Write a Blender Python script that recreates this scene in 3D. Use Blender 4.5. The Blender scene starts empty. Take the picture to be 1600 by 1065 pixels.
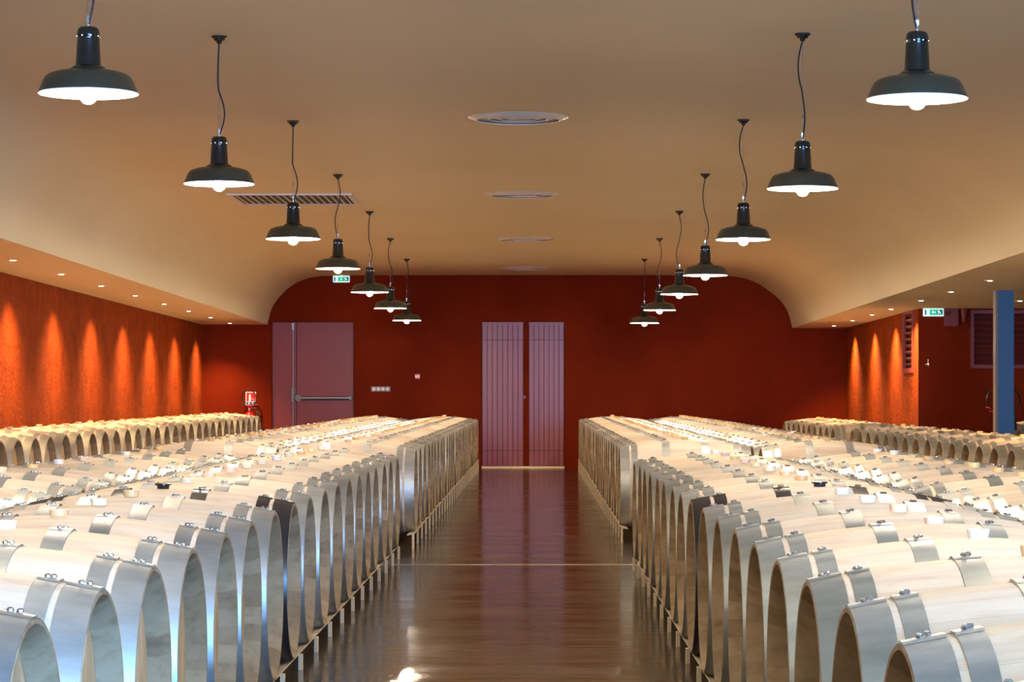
import bpy, bmesh, math, random
from mathutils import Vector, Matrix
PI = math.pi
random.seed(7)
SC = bpy.context.scene
COL = SC.collection

# ------------------------------------------------------------------ camera, world, exposure
H = 0.95                     # camera height
WALL_Y = 38.6                # back wall
cam_d = bpy.data.cameras.new('camera')
cam_d.sensor_width = 36.0
cam_d.lens = 4100.0 / 1600.0 * 36.0
cam_d.shift_x = -0.02406
cam_d.shift_y = 0.0609
cam_d.clip_end = 200
cam = bpy.data.objects.new('camera', cam_d)
cam.location = (0, 0, H)
cam.rotation_euler = (PI / 2, 0, 0)
COL.objects.link(cam)
SC.camera = cam
vs = SC.view_settings
vs.view_transform = 'Standard'
vs.look = 'None'
vs.exposure = 0.0
vs.gamma = 1.0
vs.use_curve_mapping = False
world = bpy.data.worlds.new('daylight')
SC.world = world
world.use_nodes = True
world.node_tree.nodes['Background'].inputs[0].default_value = (0.30, 0.55, 1.0, 1)
world.node_tree.nodes['Background'].inputs[1].default_value = 1.5
SC.cycles.max_bounces = 8
SC.cycles.diffuse_bounces = 5
SC.cycles.glossy_bounces = 4
SC.cycles.sample_clamp_indirect = 4.0

BULB_E = 2400.0               # pendant bulb emission
SPOT_W = 380.0               # downlight power
DAY_W = 3500.0                # daylight through the opening behind the viewer

def add_light(name, kind, loc, rot, energy, color, parent=None, **kw):
    d = bpy.data.lights.new(name, kind)
    d.energy = energy
    d.color = color
    for k, v in kw.items():
        setattr(d, k, v)
    o = bpy.data.objects.new(name, d)
    o.location = loc
    o.rotation_euler = rot
    COL.objects.link(o)
    o.parent = parent
    return o

# daylight entering the big glazed opening in the near end wall (see wall_near / window_1)
add_light('daylight', 'AREA', (3.3, -4.25, 1.15), (PI / 2, 0, 0), DAY_W, (0.17, 0.45, 1.0),
          shape='RECTANGLE', size=3.6, size_y=2.1)

def px(x, y, d):
    s = 4100.0 / d
    return ((x - 838.5) / s, H + (630 - y) / s)

# ------------------------------------------------------------------ materials
def mat(name, color=(0.5, 0.5, 0.5), rough=0.5, metal=0.0, emit=None, estr=0.0, spec=0.5, coat=0.0):
    m = bpy.data.materials.new(name)
    m.use_nodes = True
    b = m.node_tree.nodes['Principled BSDF']
    b.inputs['Base Color'].default_value = (*color, 1)
    b.inputs['Roughness'].default_value = rough
    b.inputs['Metallic'].default_value = metal
    b.inputs['Specular IOR Level'].default_value = spec
    b.inputs['Coat Weight'].default_value = coat
    if emit:
        b.inputs['Emission Color'].default_value = (*emit, 1)
        b.inputs['Emission Strength'].default_value = estr
    return m

class NT:
    def __init__(self, m):
        self.t = m.node_tree
        self.b = self.t.nodes['Principled BSDF']
    def n(self, typ, **kw):
        x = self.t.nodes.new(typ)
        for k, v in kw.items():
            if isinstance(k, str) and hasattr(x, k):
                setattr(x, k, v)
        return x
    def l(self, a, b):
        self.t.links.new(a, b)
    def coords(self, scale=(1, 1, 1), loc=(0, 0, 0), kind='Object'):
        tc = self.n('ShaderNodeTexCoord')
        mp = self.n('ShaderNodeMapping')
        mp.inputs['Scale'].default_value = scale
        mp.inputs['Location'].default_value = loc
        self.l(tc.outputs[kind], mp.inputs[0])
        return mp.outputs[0]
    def noise(self, vec, scale=1.0, detail=4.0, rough=0.55):
        x = self.n('ShaderNodeTexNoise')
        x.inputs['Scale'].default_value = scale
        x.inputs['Detail'].default_value = detail
        x.inputs['Roughness'].default_value = rough
        self.l(vec, x.inputs['Vector'])
        return x.outputs['Fac']
    def ramp(self, fac, stops):
        x = self.n('ShaderNodeValToRGB')
        e = x.color_ramp.elements
        while len(e) < len(stops):
            e.new(0.5)
        for i, (p, c) in enumerate(stops):
            e[i].position = p
            e[i].color = (*c, 1)
        self.l(fac, x.inputs[0])
        return x.outputs[0]
    def mix(self, a, b, fac, blend='MIX'):
        x = self.n('ShaderNodeMix')
        x.data_type = 'RGBA'
        x.blend_type = blend
        for src, i in ((fac, 0), (a, 6), (b, 7)):
            if hasattr(src, 'links'):
                self.l(src, x.inputs[i])
            elif i == 0:
                x.inputs[0].default_value = src
            else:
                x.inputs[i].default_value = (*src, 1)
        return x.outputs[2]
    def math(self, op, a, b=None, c=None):
        x = self.n('ShaderNodeMath')
        x.operation = op
        for i, s in enumerate((a, b, c)):
            if s is None:
                continue
            if hasattr(s, 'links'):
                self.l(s, x.inputs[i])
            else:
                x.inputs[i].default_value = s
        return x.outputs[0]
    def bump(self, h, strength, dist):
        x = self.n('ShaderNodeBump')
        x.inputs['Strength'].default_value = strength
        x.inputs['Distance'].default_value = dist
        self.l(h, x.inputs['Height'])
        self.l(x.outputs[0], self.b.inputs['Normal'])

def plaster(name, c1, c2, rough, bstr, bdist, bscale, cscale=0.6):
    m = mat(name, c1, rough, spec=0.25 if 'sand' in name else 0.08)
    t = NT(m)
    v = t.coords()
    n = t.noise(v, cscale, 6)
    t.l(t.ramp(n, [(0.3, c1), (0.7, c2)]), t.b.inputs['Base Color'])
    t.bump(t.noise(v, bscale, 5, 0.65), bstr, bdist)
    return m

M = {}
M['red_plaster'] = plaster('red plaster', (0.130, 0.0105, 0.0011), (0.200, 0.0190, 0.0022), 0.75, 0.5, 0.01, 14, 0.9)
M['rough_red'] = plaster('rough red render', (0.21, 0.030, 0.003), (0.31, 0.052, 0.006), 0.85, 1.0, 0.05, 22, 5.0)
M['ceiling'] = plaster('sand plaster', (0.80, 0.68, 0.445), (0.86, 0.74, 0.50), 0.7, 0.15, 0.01, 2.0, 0.35)
M['paint'] = mat('wine red door paint', (0.24, 0.032, 0.030), 0.42)
M['daylit_door_paint'] = mat('worn rose red door paint', (0.27, 0.042, 0.068), 0.36)  # pink in the base colour stands for blue daylight falling on the door
M['louvre_paint'] = mat('red louvre paint', (0.21, 0.026, 0.016), 0.5)
M['groove'] = mat('dark groove', (0.10, 0.016, 0.014), 0.7)
M['black'] = mat('black enamel', (0.012, 0.014, 0.012), 0.22, spec=0.6)
M['enamel'] = mat('dark green grey enamel', (0.045, 0.044, 0.028), 0.30, spec=0.6)
M['white_enamel'] = mat('white enamel', (0.9, 0.88, 0.82), 0.35)
M['cable'] = mat('black cable', (0.015, 0.013, 0.012), 0.5)
M['steel'] = mat('bright steel', (0.75, 0.76, 0.78), 0.22, 1.0)
M['dark_steel'] = mat('dull steel', (0.35, 0.36, 0.38), 0.4, 0.9)
M['bulb'] = mat('lit bulb', (1, 1, 1), 0.4, emit=(1.0, 0.83, 0.62), estr=BULB_E)
M['glow'] = mat('light through vent hole', (1, 1, 1), 0.4, emit=(0.9, 1.0, 0.95), estr=3.0)
M['lens'] = mat('lit downlight lens', (1, 1, 1), 0.4, emit=(1.0, 0.78, 0.50), estr=25.0)
M['vent_white'] = mat('off white vent paint', (0.76, 0.72, 0.64), 0.3)
M['vent_dark'] = mat('dark duct', (0.03, 0.028, 0.025), 0.8)
M['blue_paint'] = mat('blue column paint', (0.024, 0.075, 0.155), 0.38)
M['brown_paint'] = mat('brown steel edge', (0.17, 0.115, 0.07), 0.4)
M['brass'] = mat('brass', (0.85, 0.55, 0.2), 0.25, 1.0)
M['signal_red'] = mat('signal red', (0.75, 0.01, 0.015), 0.3)
M['sign_white'] = mat('sign white', (0.85, 0.85, 0.85), 0.4)
M['sign_blue'] = mat('sign blue', (0.04, 0.06, 0.35), 0.4)
M['exit_white'] = mat('backlit white', (0.9, 1, 1), 0.4, emit=(0.62, 0.92, 0.95), estr=0.85)
M['exit_green'] = mat('backlit green', (0.0, 0.4, 0.15), 0.4, emit=(0.0, 0.42, 0.17), estr=1.0)
M['exit_dark'] = mat('backlit dark green', (0.0, 0.2, 0.12), 0.4, emit=(0.0, 0.12, 0.08), estr=1.0)
M['grey_plastic'] = mat('grey plastic', (0.25, 0.24, 0.24), 0.5)
M['white_plastic'] = mat('white plastic', (0.85, 0.83, 0.85), 0.4)
M['threshold'] = mat('light leak threshold', (0.95, 0.84, 0.52), 0.4)  # bright yellow tone stands for light leaking under the central door
M['drain'] = mat('floor joint', (0.42, 0.33, 0.22), 0.35, 0.3)
M['glassframe'] = mat('window frame', (0.1, 0.1, 0.1), 0.5)

# floor: dark polished concrete
m = M['floor'] = mat('polished brown concrete', (0.05, 0.035, 0.028), 0.14, spec=0.55)
t = NT(m)
v = t.coords()
n = t.noise(v, 1.3, 8, 0.65)
t.l(t.ramp(n, [(0.3, (0.030, 0.021, 0.015)), (0.55, (0.055, 0.040, 0.029)), (0.8, (0.10, 0.075, 0.055))]), t.b.inputs['Base Color'])
n2 = t.noise(t.coords((0.5, 2.2, 1)), 1.2, 5, 0.6)
rr = t.n('ShaderNodeMapRange')
rr.inputs['From Min'].default_value = 0.3
rr.inputs['From Max'].default_value = 0.7
rr.inputs['To Min'].default_value = 0.07
rr.inputs['To Max'].default_value = 0.20
t.l(n2, rr.inputs[0])
t.l(rr.outputs[0], t.b.inputs['Roughness'])
n3 = t.noise(t.coords((1.2, 6, 1)), 1.5, 4, 0.6)
t.bump(n3, 0.12, 0.02)

# oak staves
R_BELLY, R_RIM, HL = 0.3190, 0.2665, 0.455
AXZ = 0.3205
def oak(name, pale, mid, dark, head=False):
    m = mat(name, pale, 0.68, spec=0.2)
    t = NT(m)
    tc = t.n('ShaderNodeTexCoord')
    oi = t.n('ShaderNodeObjectInfo')
    add = t.n('ShaderNodeVectorMath')
    add.operation = 'ADD'
    t.l(tc.outputs['Object'], add.inputs[0])
    sc_ = t.n('ShaderNodeVectorMath')
    sc_.operation = 'SCALE'
    cmb = t.n('ShaderNodeCombineXYZ')
    for i in range(3):
        t.l(oi.outputs['Random'], cmb.inputs[i])
    t.l(cmb.outputs[0], sc_.inputs[0])
    sc_.inputs['Scale'].default_value = 37.0
    t.l(sc_.outputs[0], add.inputs[1])
    mp = t.n('ShaderNodeMapping')
    mp.inputs['Scale'].default_value = (8, 8, 1.6) if head else (6, 12, 12) if 'ends' in name else (1.6, 12, 12)
    t.l(add.outputs[0], mp.inputs[0])
    g = t.noise(mp.outputs[0], 2.2, 6, 0.6)
    mp2 = t.n('ShaderNodeMapping')
    mp2.inputs['Scale'].default_value = (1.0, 5, 5)
    t.l(add.outputs[0], mp2.inputs[0])
    g2 = t.noise(mp2.outputs[0], 1.7, 3, 0.5)
    base = t.ramp(g, [(0.30, dark), (0.47, mid), (0.62, pale)])
    stain = t.ramp(g2, [(0.62, (1, 1, 1)), (0.78, (0.88, 0.70, 0.52))])
    base = t.mix(base, stain, 0.35 if 'ends' in name else 0.8, 'MULTIPLY')
    sep = t.n('ShaderNodeSeparateXYZ')
    t.l(tc.outputs['Object'], sep.inputs[0])
    if head:
        s = t.math('MULTIPLY', sep.outputs[1], 11.0)
        s = t.math('ADD', s, oi.outputs['Random'])
    else:
        z = t.math('SUBTRACT', sep.outputs[2], AXZ)
        a = t.math('ARCTAN2', z, sep.outputs[1])
        s = t.math('MULTIPLY', a, 30.0 / (2 * PI))
    fl = t.math('FLOOR', s)
    fr = t.math('FRACT', s)
    wn = t.n('ShaderNodeTexWhiteNoise')
    wn.noise_dimensions = '2D'
    c2 = t.n('ShaderNodeCombineXYZ')
    t.l(fl, c2.inputs[0])
    t.l(oi.outputs['Random'], c2.inputs[1])
    t.l(c2.outputs[0], wn.inputs['Vector'])
    chime = 'ends' in name
    tint = t.ramp(wn.outputs['Value'], [(0.0, (0.66, 0.62, 0.58) if chime else (0.86, 0.82, 0.78)), (1.0, (1, 1, 1))])
    base = t.mix(base, tint, 1.0 if (head or chime) else 0.55, 'MULTIPLY')
    d = t.math('ABSOLUTE', t.math('SUBTRACT', fr, 0.5))
    seam = t.math('GREATER_THAN', d, 0.475 if head else 0.482)
    base = t.mix(base, (0.30, 0.20, 0.12), t.math('MULTIPLY', seam, 0.55 if head else 0.22))
    # per barrel tone
    tone = t.ramp(oi.outputs['Random'], [(0.0, (0.90, 0.86, 0.80)), (0.5, (1, 0.98, 0.96)), (1.0, (1, 1, 1))])
    base = t.mix(base, tone, 1.0, 'MULTIPLY')
    t.l(base, t.b.inputs['Base Color'])
    t.bump(g, 0.08, 0.004)
    return m
M['oak'] = oak('pale oak', (0.73, 0.63, 0.50), (0.69, 0.58, 0.45), (0.62, 0.48, 0.35))
M['chime'] = oak('weathered stave ends', (0.42, 0.31, 0.185), (0.38, 0.275, 0.16), (0.28, 0.19, 0.11))
M['head'] = oak('oak head boards', (0.60, 0.43, 0.26), (0.52, 0.36, 0.20), (0.38, 0.25, 0.14), head=True)
M['rack_wood'] = mat('sawn pale timber', (0.72, 0.56, 0.36), 0.6)

m = M['hoop'] = mat('galvanised hoop', (0.6, 0.6, 0.6), 0.34, 0.80)
t = NT(m)
oi = t.n('ShaderNodeObjectInfo')
v = t.coords((2.5, 9, 9))
n = t.noise(v, 2.5, 6, 0.65)
c = t.ramp(n, [(0.3, (0.74, 0.74, 0.74)), (0.7, (1, 1, 1))])
t.l(t.mix(c, oi.outputs['Color'], 1.0, 'MULTIPLY'), t.b.inputs['Base Color'])
rr = t.n('ShaderNodeMapRange')
rr.inputs['To Min'].default_value = 0.40
rr.inputs['To Max'].default_value = 0.60
t.l(n, rr.inputs[0])
t.l(rr.outputs[0], t.b.inputs['Roughness'])
m = M['black_hoop'] = mat('black coated hoop', (0.018, 0.016, 0.018), 0.33, 0.0, spec=0.6)
m = M['bung'] = mat('silicone bung', (0.8, 0.6, 0.35), 0.35, spec=0.5)
t = NT(m)
oi = t.n('ShaderNodeObjectInfo')
t.l(oi.outputs['Color'], t.b.inputs['Base Color'])
t.b.inputs['Subsurface Weight'].default_value = 0.0

# ------------------------------------------------------------------ mesh helpers
def ob(name, bm, mats, parent=None, loc=None, smooth=False, rot=None):
    me = bpy.data.meshes.new(name)
    bmesh.ops.recalc_face_normals(bm, faces=bm.faces)
    bm.to_mesh(me)
    bm.free()
    if not isinstance(mats, (list, tuple)):
        mats = [mats]
    for x in mats:
        me.materials.append(x)
    if smooth:
        me.polygons.foreach_set('use_smooth', [True] * len(me.polygons))
        me.set_sharp_from_angle(angle=0.6)
    o = bpy.data.objects.new(name, me)
    COL.objects.link(o)
    if parent is not None:
        o.parent = parent
    if loc is not None:
        o.location = loc
    if rot is not None:
        o.rotation_euler = rot
    return o

def box(bm, x0, x1, y0, y1, z0, z1, mi=0, M4=None):
    vs_ = [bm.verts.new((x, y, z)) for x in (x0, x1) for y in (y0, y1) for z in (z0, z1)]
    if M4 is not None:
        for q in vs_:
            q.co = M4 @ q.co
    for f in ((0, 1, 3, 2), (4, 6, 7, 5), (0, 4, 5, 1), (2, 3, 7, 6), (0, 2, 6, 4), (1, 5, 7, 3)):
        fc = bm.faces.new([vs_[i] for i in f])
        fc.material_index = mi
    return vs_

def lathe(bm, prof, axis='Z', seg=48, center=(0, 0, 0), mi=0, closed=False, cap0=False, cap1=False, mis=None):
    """prof: list of (r, h) along the axis."""
    rings = []
    cx, cy, cz = center
    for r, h in prof:
        ring = []
        for i in range(seg):
            a = 2 * PI * i / seg
            c, s = math.cos(a) * r, math.sin(a) * r
            if axis == 'Z':
                p = (cx + c, cy + s, cz + h)
            elif axis == 'X':
                p = (cx + h, cy + c, cz + s)
            else:
                p = (cx + c, cy + h, cz + s)
            ring.append(bm.verts.new(p))
        rings.append(ring)
    nr = len(rings)
    for k in range(nr if closed else nr - 1):
        a, b = rings[k], rings[(k + 1) % nr]
        for i in range(seg):
            j = (i + 1) % seg
            f = bm.faces.new((a[i], a[j], b[j], b[i]))
            f.material_index = mis[k] if mis else mi
    if cap0:
        f = bm.faces.new(rings[0]); f.material_index = mis[0] if mis else mi
    if cap1:
        f = bm.faces.new(rings[-1]); f.material_index = mis[-1] if mis else mi

def tube(bm, pts, r, seg=8, mi=0):
    rings = []
    n = len(pts)
    P = [Vector(p) for p in pts]
    for k in range(n):
        d = (P[min(k + 1, n - 1)] - P[max(k - 1, 0)]).normalized()
        up = Vector((0, 1, 0)) if abs(d.y) < 0.9 else Vector((1, 0, 0))
        u = d.cross(up).normalized()
        w = d.cross(u).normalized()
        rings.append([bm.verts.new(P[k] + u * math.cos(2 * PI * i / seg) * r + w * math.sin(2 * PI * i / seg) * r) for i in range(seg)])
    for k in range(n - 1):
        for i in range(seg):
            j = (i + 1) % seg
            f = bm.faces.new((rings[k][i], rings[k][j], rings[k + 1][j], rings[k + 1][i]))
            f.material_index = mi
    for rg in (rings[0], rings[-1]):
        f = bm.faces.new(rg); f.material_index = mi

def poly(bm, pts, y0, y1, mi=0):
    """a flat shape in x-z given thickness along y"""
    a = [bm.verts.new((x, y0, z)) for x, z in pts]
    b = [bm.verts.new((x, y1, z)) for x, z in pts]
    bm.faces.new(a).material_index = mi
    bm.faces.new(b[::-1]).material_index = mi
    n = len(pts)
    for i in range(n):
        j = (i + 1) % n
        bm.faces.new((a[i], b[i], b[j], a[j])).material_index = mi

def thing(name, label, cat, loc=(0, 0, 0), group=None, rot=None):
    o = bpy.data.objects.new(name, None)
    o.empty_display_size = 0.1
    COL.objects.link(o)
    o.location = loc
    if rot:
        o.rotation_euler = rot
    o['label'] = label
    o['category'] = cat
    if group:
        o['group'] = group
    return o

def struct(o, label=None):
    o['kind'] = 'structure'
    if label:
        o['label'] = label
    return o

def N():
    return bmesh.new()

# ------------------------------------------------------------------ the room shell
SL = 0.0033
def zc(z, y):                # every overhead surface falls gently towards the back wall
    return z + SL * (WALL_Y - y)

Y0 = -4.0
XL, XR = -4.92, 4.553
XFAR = 9.0
ALC_Y = 31.3
NICHE_TOP = 3.4

# floor
bm = N(); box(bm, XL - 0.2, XFAR + 0.2, Y0 - 0.6, WALL_Y + 0.3, -0.15, 0.0)
struct(ob('floor', bm, M['floor']))
# steel drainage joint across the aisle floor
bm = N(); box(bm, -0.93, 0.62, 15.44, 15.49, -0.004, 0.0015)
struct(ob('trim_1', bm, M['drain']), 'thin pale joint line crossing the brown aisle floor')

# ceiling: flat centre, rounded haunches, low side soffits
prof_px_l = [(418, 507), (420.5, 495), (425, 481), (434, 467), (447, 453), (462.5, 442), (478, 435.5), (497, 431.5), (525, 430)]
prof_px_r = [(1119, 430), (1142.6, 431.5), (1163, 434.5), (1180, 440.5), (1197, 451), (1214, 464), (1226, 478), (1233, 493), (1238, 512.5)]
prof = [px(x, y, WALL_Y) for x, y in prof_px_l] + [px(820, 429.5, WALL_Y)] + [px(x, y, WALL_Y) for x, y in prof_px_r]
def smooth_prof(p):
    out = [p[0]]
    for i in range(len(p) - 1):
        p0 = p[max(i - 1, 0)]; p1 = p[i]; p2 = p[i + 1]; p3 = p[min(i + 2, len(p) - 1)]
        for k in range(1, 5):
            t_ = k / 4.0
            q = []
            for d in (0, 1):
                q.append(0.5 * (2 * p1[d] + (p2[d] - p0[d]) * t_ + (2 * p0[d] - 5 * p1[d] + 4 * p2[d] - p3[d]) * t_ ** 2
                                + (-p0[d] + 3 * p1[d] - 3 * p2[d] + p3[d]) * t_ ** 3))
            out.append(tuple(q))
    return out
pl = smooth_prof(prof[:9]); pr = smooth_prof(prof[10:])
SOF_L = prof[0][1]; SOF_R = prof[-1][1]
full = [(XL - 0.1, SOF_L)] + pl + [prof[9]] + pr + [(XFAR + 0.1, SOF_R)]
bm = N()
ys = [Y0 - 0.1, WALL_Y]
TOPZ = 3.6
under = [[bm.verts.new((x, y, zc(z, y))) for x, z in full] for y in ys]
upper = [[bm.verts.new((x, y, TOPZ)) for x in (full[0][0], full[-1][0])] for y in ys]
for i in range(len(full) - 1):
    bm.faces.new((under[0][i], under[0][i + 1], under[1][i + 1], under[1][i]))
bm.faces.new((upper[0][0], upper[0][1], upper[1][1], upper[1][0]))
bm.faces.new((under[0][0], under[1][0], upper[1][0], upper[0][0]))
bm.faces.new((under[0][-1], under[1][-1], upper[1][1], upper[0][1]))
for k in (0, 1):
    bm.faces.new(under[k] + [upper[k][1], upper[k][0]])
struct(ob('ceiling', bm, M['ceiling'], smooth=True))

def wall_holes(bm, a0, a1, z0, z1, holes, put):
    """panels of a wall around rectangular openings; put(a0,a1,z0,z1) adds one box"""
    xs = sorted({a0, a1} | {h[0] for h in holes} | {h[1] for h in holes})
    zs = sorted({z0, z1} | {h[2] for h in holes} | {h[3] for h in holes})
    for i in range(len(xs) - 1):
        for j in range(len(zs) - 1):
            cx, cz = (xs[i] + xs[i + 1]) / 2, (zs[j] + zs[j + 1]) / 2
            if any(h[0] < cx < h[1] and h[2] < cz < h[3] for h in holes):
                continue
            put(xs[i], xs[i + 1], zs[j], zs[j + 1])

D1 = (px(752.5, 0, WALL_Y)[0], px(882, 0, WALL_Y)[0], 0.0, px(0, 502.5, WALL_Y)[1])
D2 = (px(424.5, 0, WALL_Y)[0], px(552.5, 0, WALL_Y)[0], 0.0, px(0, 502.5, WALL_Y)[1])
bm = N()
wall_holes(bm, XL - 0.1, XFAR + 0.1, 0, 3.3, [D1, D2], lambda a, b, c, d: box(bm, a, b, WALL_Y, WALL_Y + 0.25, c, d))
bmesh.ops.remove_doubles(bm, verts=bm.verts, dist=1e-5)
struct(ob('wall_back', bm, M['red_plaster']))
bm = N(); box(bm, XL - 0.2, XL, Y0, WALL_Y, 0, 2.4)
struct(ob('wall_left', bm, M['rough_red']))
# right flank near the back with its louvre opening, then the alcove face
LV = (31.72, 32.52, px(0, 577, 31.9)[1], px(0, 489, 32.3)[1])
bm = N()
wall_holes(bm, ALC_Y, WALL_Y, 0, 2.2, [LV], lambda a, b, c, d: box(bm, XR, XR + 0.3, a, b, c, d))
bmesh.ops.remove_doubles(bm, verts=bm.verts, dist=1e-5)
struct(ob('wall_right', bm, M['rough_red']))
LG = (px(1521, 0, ALC_Y)[0], px(1655, 0, ALC_Y)[0], px(0, 570.5, ALC_Y)[1], px(0, 489, ALC_Y)[1])
bm = N()
wall_holes(bm, XR + 0.3, XFAR, 0, 2.2, [LG], lambda a, b, c, d: box(bm, a, b, ALC_Y, ALC_Y + 0.3, c, d))
box(bm, XR + 0.001, XR + 0.3, ALC_Y - 0.002, ALC_Y, 0, 2.2)
bmesh.ops.remove_doubles(bm, verts=bm.verts, dist=1e-5)
struct(ob('wall_alcove', bm, M['red_plaster']))
bm = N(); box(bm, XFAR, XFAR + 0.2, Y0, ALC_Y, 0, 2.4)
struct(ob('wall_side', bm, M['red_plaster']))
# near end wall behind the viewer with a wide glazed opening
W1 = (1.5, 5.1, 0.1, 2.2)
bm = N()
wall_holes(bm, XL - 0.1, XFAR + 0.1, 0, 3.3, [W1], lambda a, b, c, d: box(bm, a, b, Y0 - 0.2, Y0, c, d))
bmesh.ops.remove_doubles(bm, verts=bm.verts, dist=1e-5)
struct(ob('wall_near', bm, M['red_plaster']))
bm = N()
for a, b, c, d in ((W1[0], W1[1], W1[2], W1[2] + .06), (W1[0], W1[1], W1[3] - .06, W1[3]), (W1[0], W1[0] + .06, W1[2] + .06, W1[3] - .06),
                   (W1[1] - .06, W1[1], W1[2] + .06, W1[3] - .06), (3.27, 3.33, W1[2] + .06, W1[3] - .06)):
    box(bm, a, b, Y0 - 0.14, Y0 - 0.06, c, d)
struct(ob('window_1', bm, M['glassframe']), 'dark frame of the wide glazed opening behind the viewer')

# ------------------------------------------------------------------ door_1: central double plank door
dr = bpy.data.objects.new('door_1', None); COL.objects.link(dr)
dr.location = ((D1[0] + D1[1]) / 2, WALL_Y, 0)
struct(dr, 'tall double plank door at the end of the aisle, wine red')
ox = dr.location.x
def plank_leaf(x0, x1, n):
    bm = N()
    zt = D1[3] - 0.004
    zb = 0.03
    l1, l2 = px(0, 704, WALL_Y)[1], px(0, 530.5, WALL_Y)[1]
    w = (x1 - x0) / n
    yb = 0.075
    box(bm, x0, x1, yb, yb + 0.03, zb, zt, 1)
    box(bm, x0, x1, yb - 0.012, yb, zt - 0.045, zt, 0)
    for i in range(n):
        a, b = x0 + i * w + 0.004, x0 + (i + 1) * w - 0.004
        for z0_, z1_ in ((zb, l1 - 0.005), (l1 + 0.005, l2 - 0.005), (l2 + 0.005, zt - 0.045)):
            box(bm, a, b, yb - 0.012, yb, z0_, z1_, 0)
    o = ob('door_leaf', bm, [M['daylit_door_paint'], M['groove']], dr)
    return o
xa = D1[0] - ox + 0.006; xm1 = px(817.5, 0, WALL_Y)[0] - ox; xm2 = px(826.5, 0, WALL_Y)[0] - ox; xb = D1[1] - ox - 0.006
plank_leaf(xa, xm1, 8)
plank_leaf(xm2, xb, 7)
bm = N(); box(bm, xm1 + 0.002, xm2 - 0.002, 0.055, 0.10, 0.03, D1[3] - 0.005)
ob('meeting_stile', bm, M['red_plaster'], dr)
bm = N(); lathe(bm, [(0.0, -0.045), (0.02, -0.045), (0.024, -0.03), (0.012, -0.02), (0.012, 0.0)], 'Y', 16)
box(bm, -0.05, 0.02, -0.006, 0.002, -0.02, 0.02)
ob('door_knob', bm, M['daylit_door_paint'], dr, (px(819, 0, WALL_Y)[0] - ox, 0.055, px(0, 620, WALL_Y)[1]), True)
bm = N(); box(bm, D1[0] - ox, D1[1] - ox, -0.02, 0.12, 0, 0.024)
ob('threshold', bm, M['threshold'], dr)
bm = N(); box(bm, D1[0] - ox, D1[1] - ox, 0.11, 0.16, 0.024, D1[3])
ob('backing', bm, M['groove'], dr)

# door_2: left fire door with panic bar
dr = bpy.data.objects.new('door_2', None); COL.objects.link(dr)
dr.location = ((D2[0] + D2[1]) / 2, WALL_Y, 0)
struct(dr, 'wide flush wine red double door with horizontal push bar')
ox = dr.location.x
seam = px(463, 0, WALL_Y)[0] - ox
for a, b in ((D2[0] - ox + 0.006, seam - 0.004), (seam + 0.004, D2[1] - ox - 0.006)):
    bm = N(); box(bm, a, b, 0.05, 0.10, 0.012, D2[3] - 0.008)
    ob('door_leaf', bm, M['paint'], dr)
bm = N(); box(bm, D2[0] - ox, D2[1] - ox, 0.11, 0.16, 0, D2[3])
ob('backing', bm, M['groove'], dr)
xr_ = px(457.6, 0, WALL_Y)[0] - ox
z_ = lambda y: px(0, y, WALL_Y)[1]
bm = N()
tube(bm, [(xr_, 0.03, 0.05), (xr_, 0.03, z_(508))], 0.010, 10)
box(bm, xr_ - 0.016, xr_ + 0.016, 0.015, 0.05, z_(515), z_(504.5))
ob('vertical_rod', bm, M['dark_steel'], dr)
bm = N(); box(bm, xr_ - 0.026, xr_ + 0.026, -0.01, 0.05, z_(628), z_(605.5))
bmesh.ops.bevel(bm, geom=bm.edges[:], offset=0.008, segments=2, affect='EDGES')
ob('latch_box', bm, M['grey_plastic'], dr)
bm = N()
tube(bm, [(px(466, 0, WALL_Y)[0] - ox, -0.03, z_(621.5)), (px(549.5, 0, WALL_Y)[0] - ox, -0.03, z_(621.5))], 0.027, 14)
ob('push_bar', bm, M['dark_steel'], dr, smooth=True)
bm = N()
lathe(bm, [(0.0, -0.05), (0.05, -0.05), (0.05, 0.05)], 'Y', 20, (px(466.5, 0, WALL_Y)[0] - ox, 0, z_(621.5)))
box(bm, px(545.5, 0, WALL_Y)[0] - ox, px(550, 0, WALL_Y)[0] - ox, -0.055, 0.05, z_(624.5), z_(618.5))
box(bm, px(461, 0, WALL_Y)[0] - ox, px(464, 0, WALL_Y)[0] - ox, -0.01, 0.05, z_(624), z_(619))
ob('bar_mount', bm, M['grey_plastic'], dr, smooth=True)

# ------------------------------------------------------------------ barrels
def rad(x):                       # outer radius of the staves
    return R_BELLY - (R_BELLY - R_RIM) * (abs(x) / HL) ** 1.9

def barrel_body():
    bm = N()
    n = 22
    prof = []
    mis = []
    prof += [(0.236, -HL + 0.07), (0.239, -HL + 0.030), (R_RIM - 0.008, -HL + 0.001), (R_RIM - 0.001, -HL)]
    mis += [1, 1, 1, 1]
    for i in range(n + 1):
        x = -HL + 0.004 + (2 * HL - 0.008) * i / n
        prof.append((rad(x), x)); mis.append(0)
    mis[-1] = 1
    prof += [(R_RIM - 0.001, HL), (R_RIM - 0.008, HL - 0.001), (0.239, HL - 0.030), (0.236, HL - 0.07)]
    mis += [1, 1, 1, 1]
    lathe(bm, prof, 'X', 72, (0, 0, AXZ), mis=mis)
    return ob('staves', bm, [M['oak'], M['chime']], smooth=True)

def barrel_head(side):
    bm = N()
    x0 = side * (HL - 0.046); x1 = side * (HL - 0.062)
    lathe(bm, [(0.2, x0), (0.2375, x0 - side * 0.006), (0.2375, x1)], 'X', 56, (0, 0, AXZ), cap0=True, cap1=True)
    return ob('head', bm, M['head'])

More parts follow.
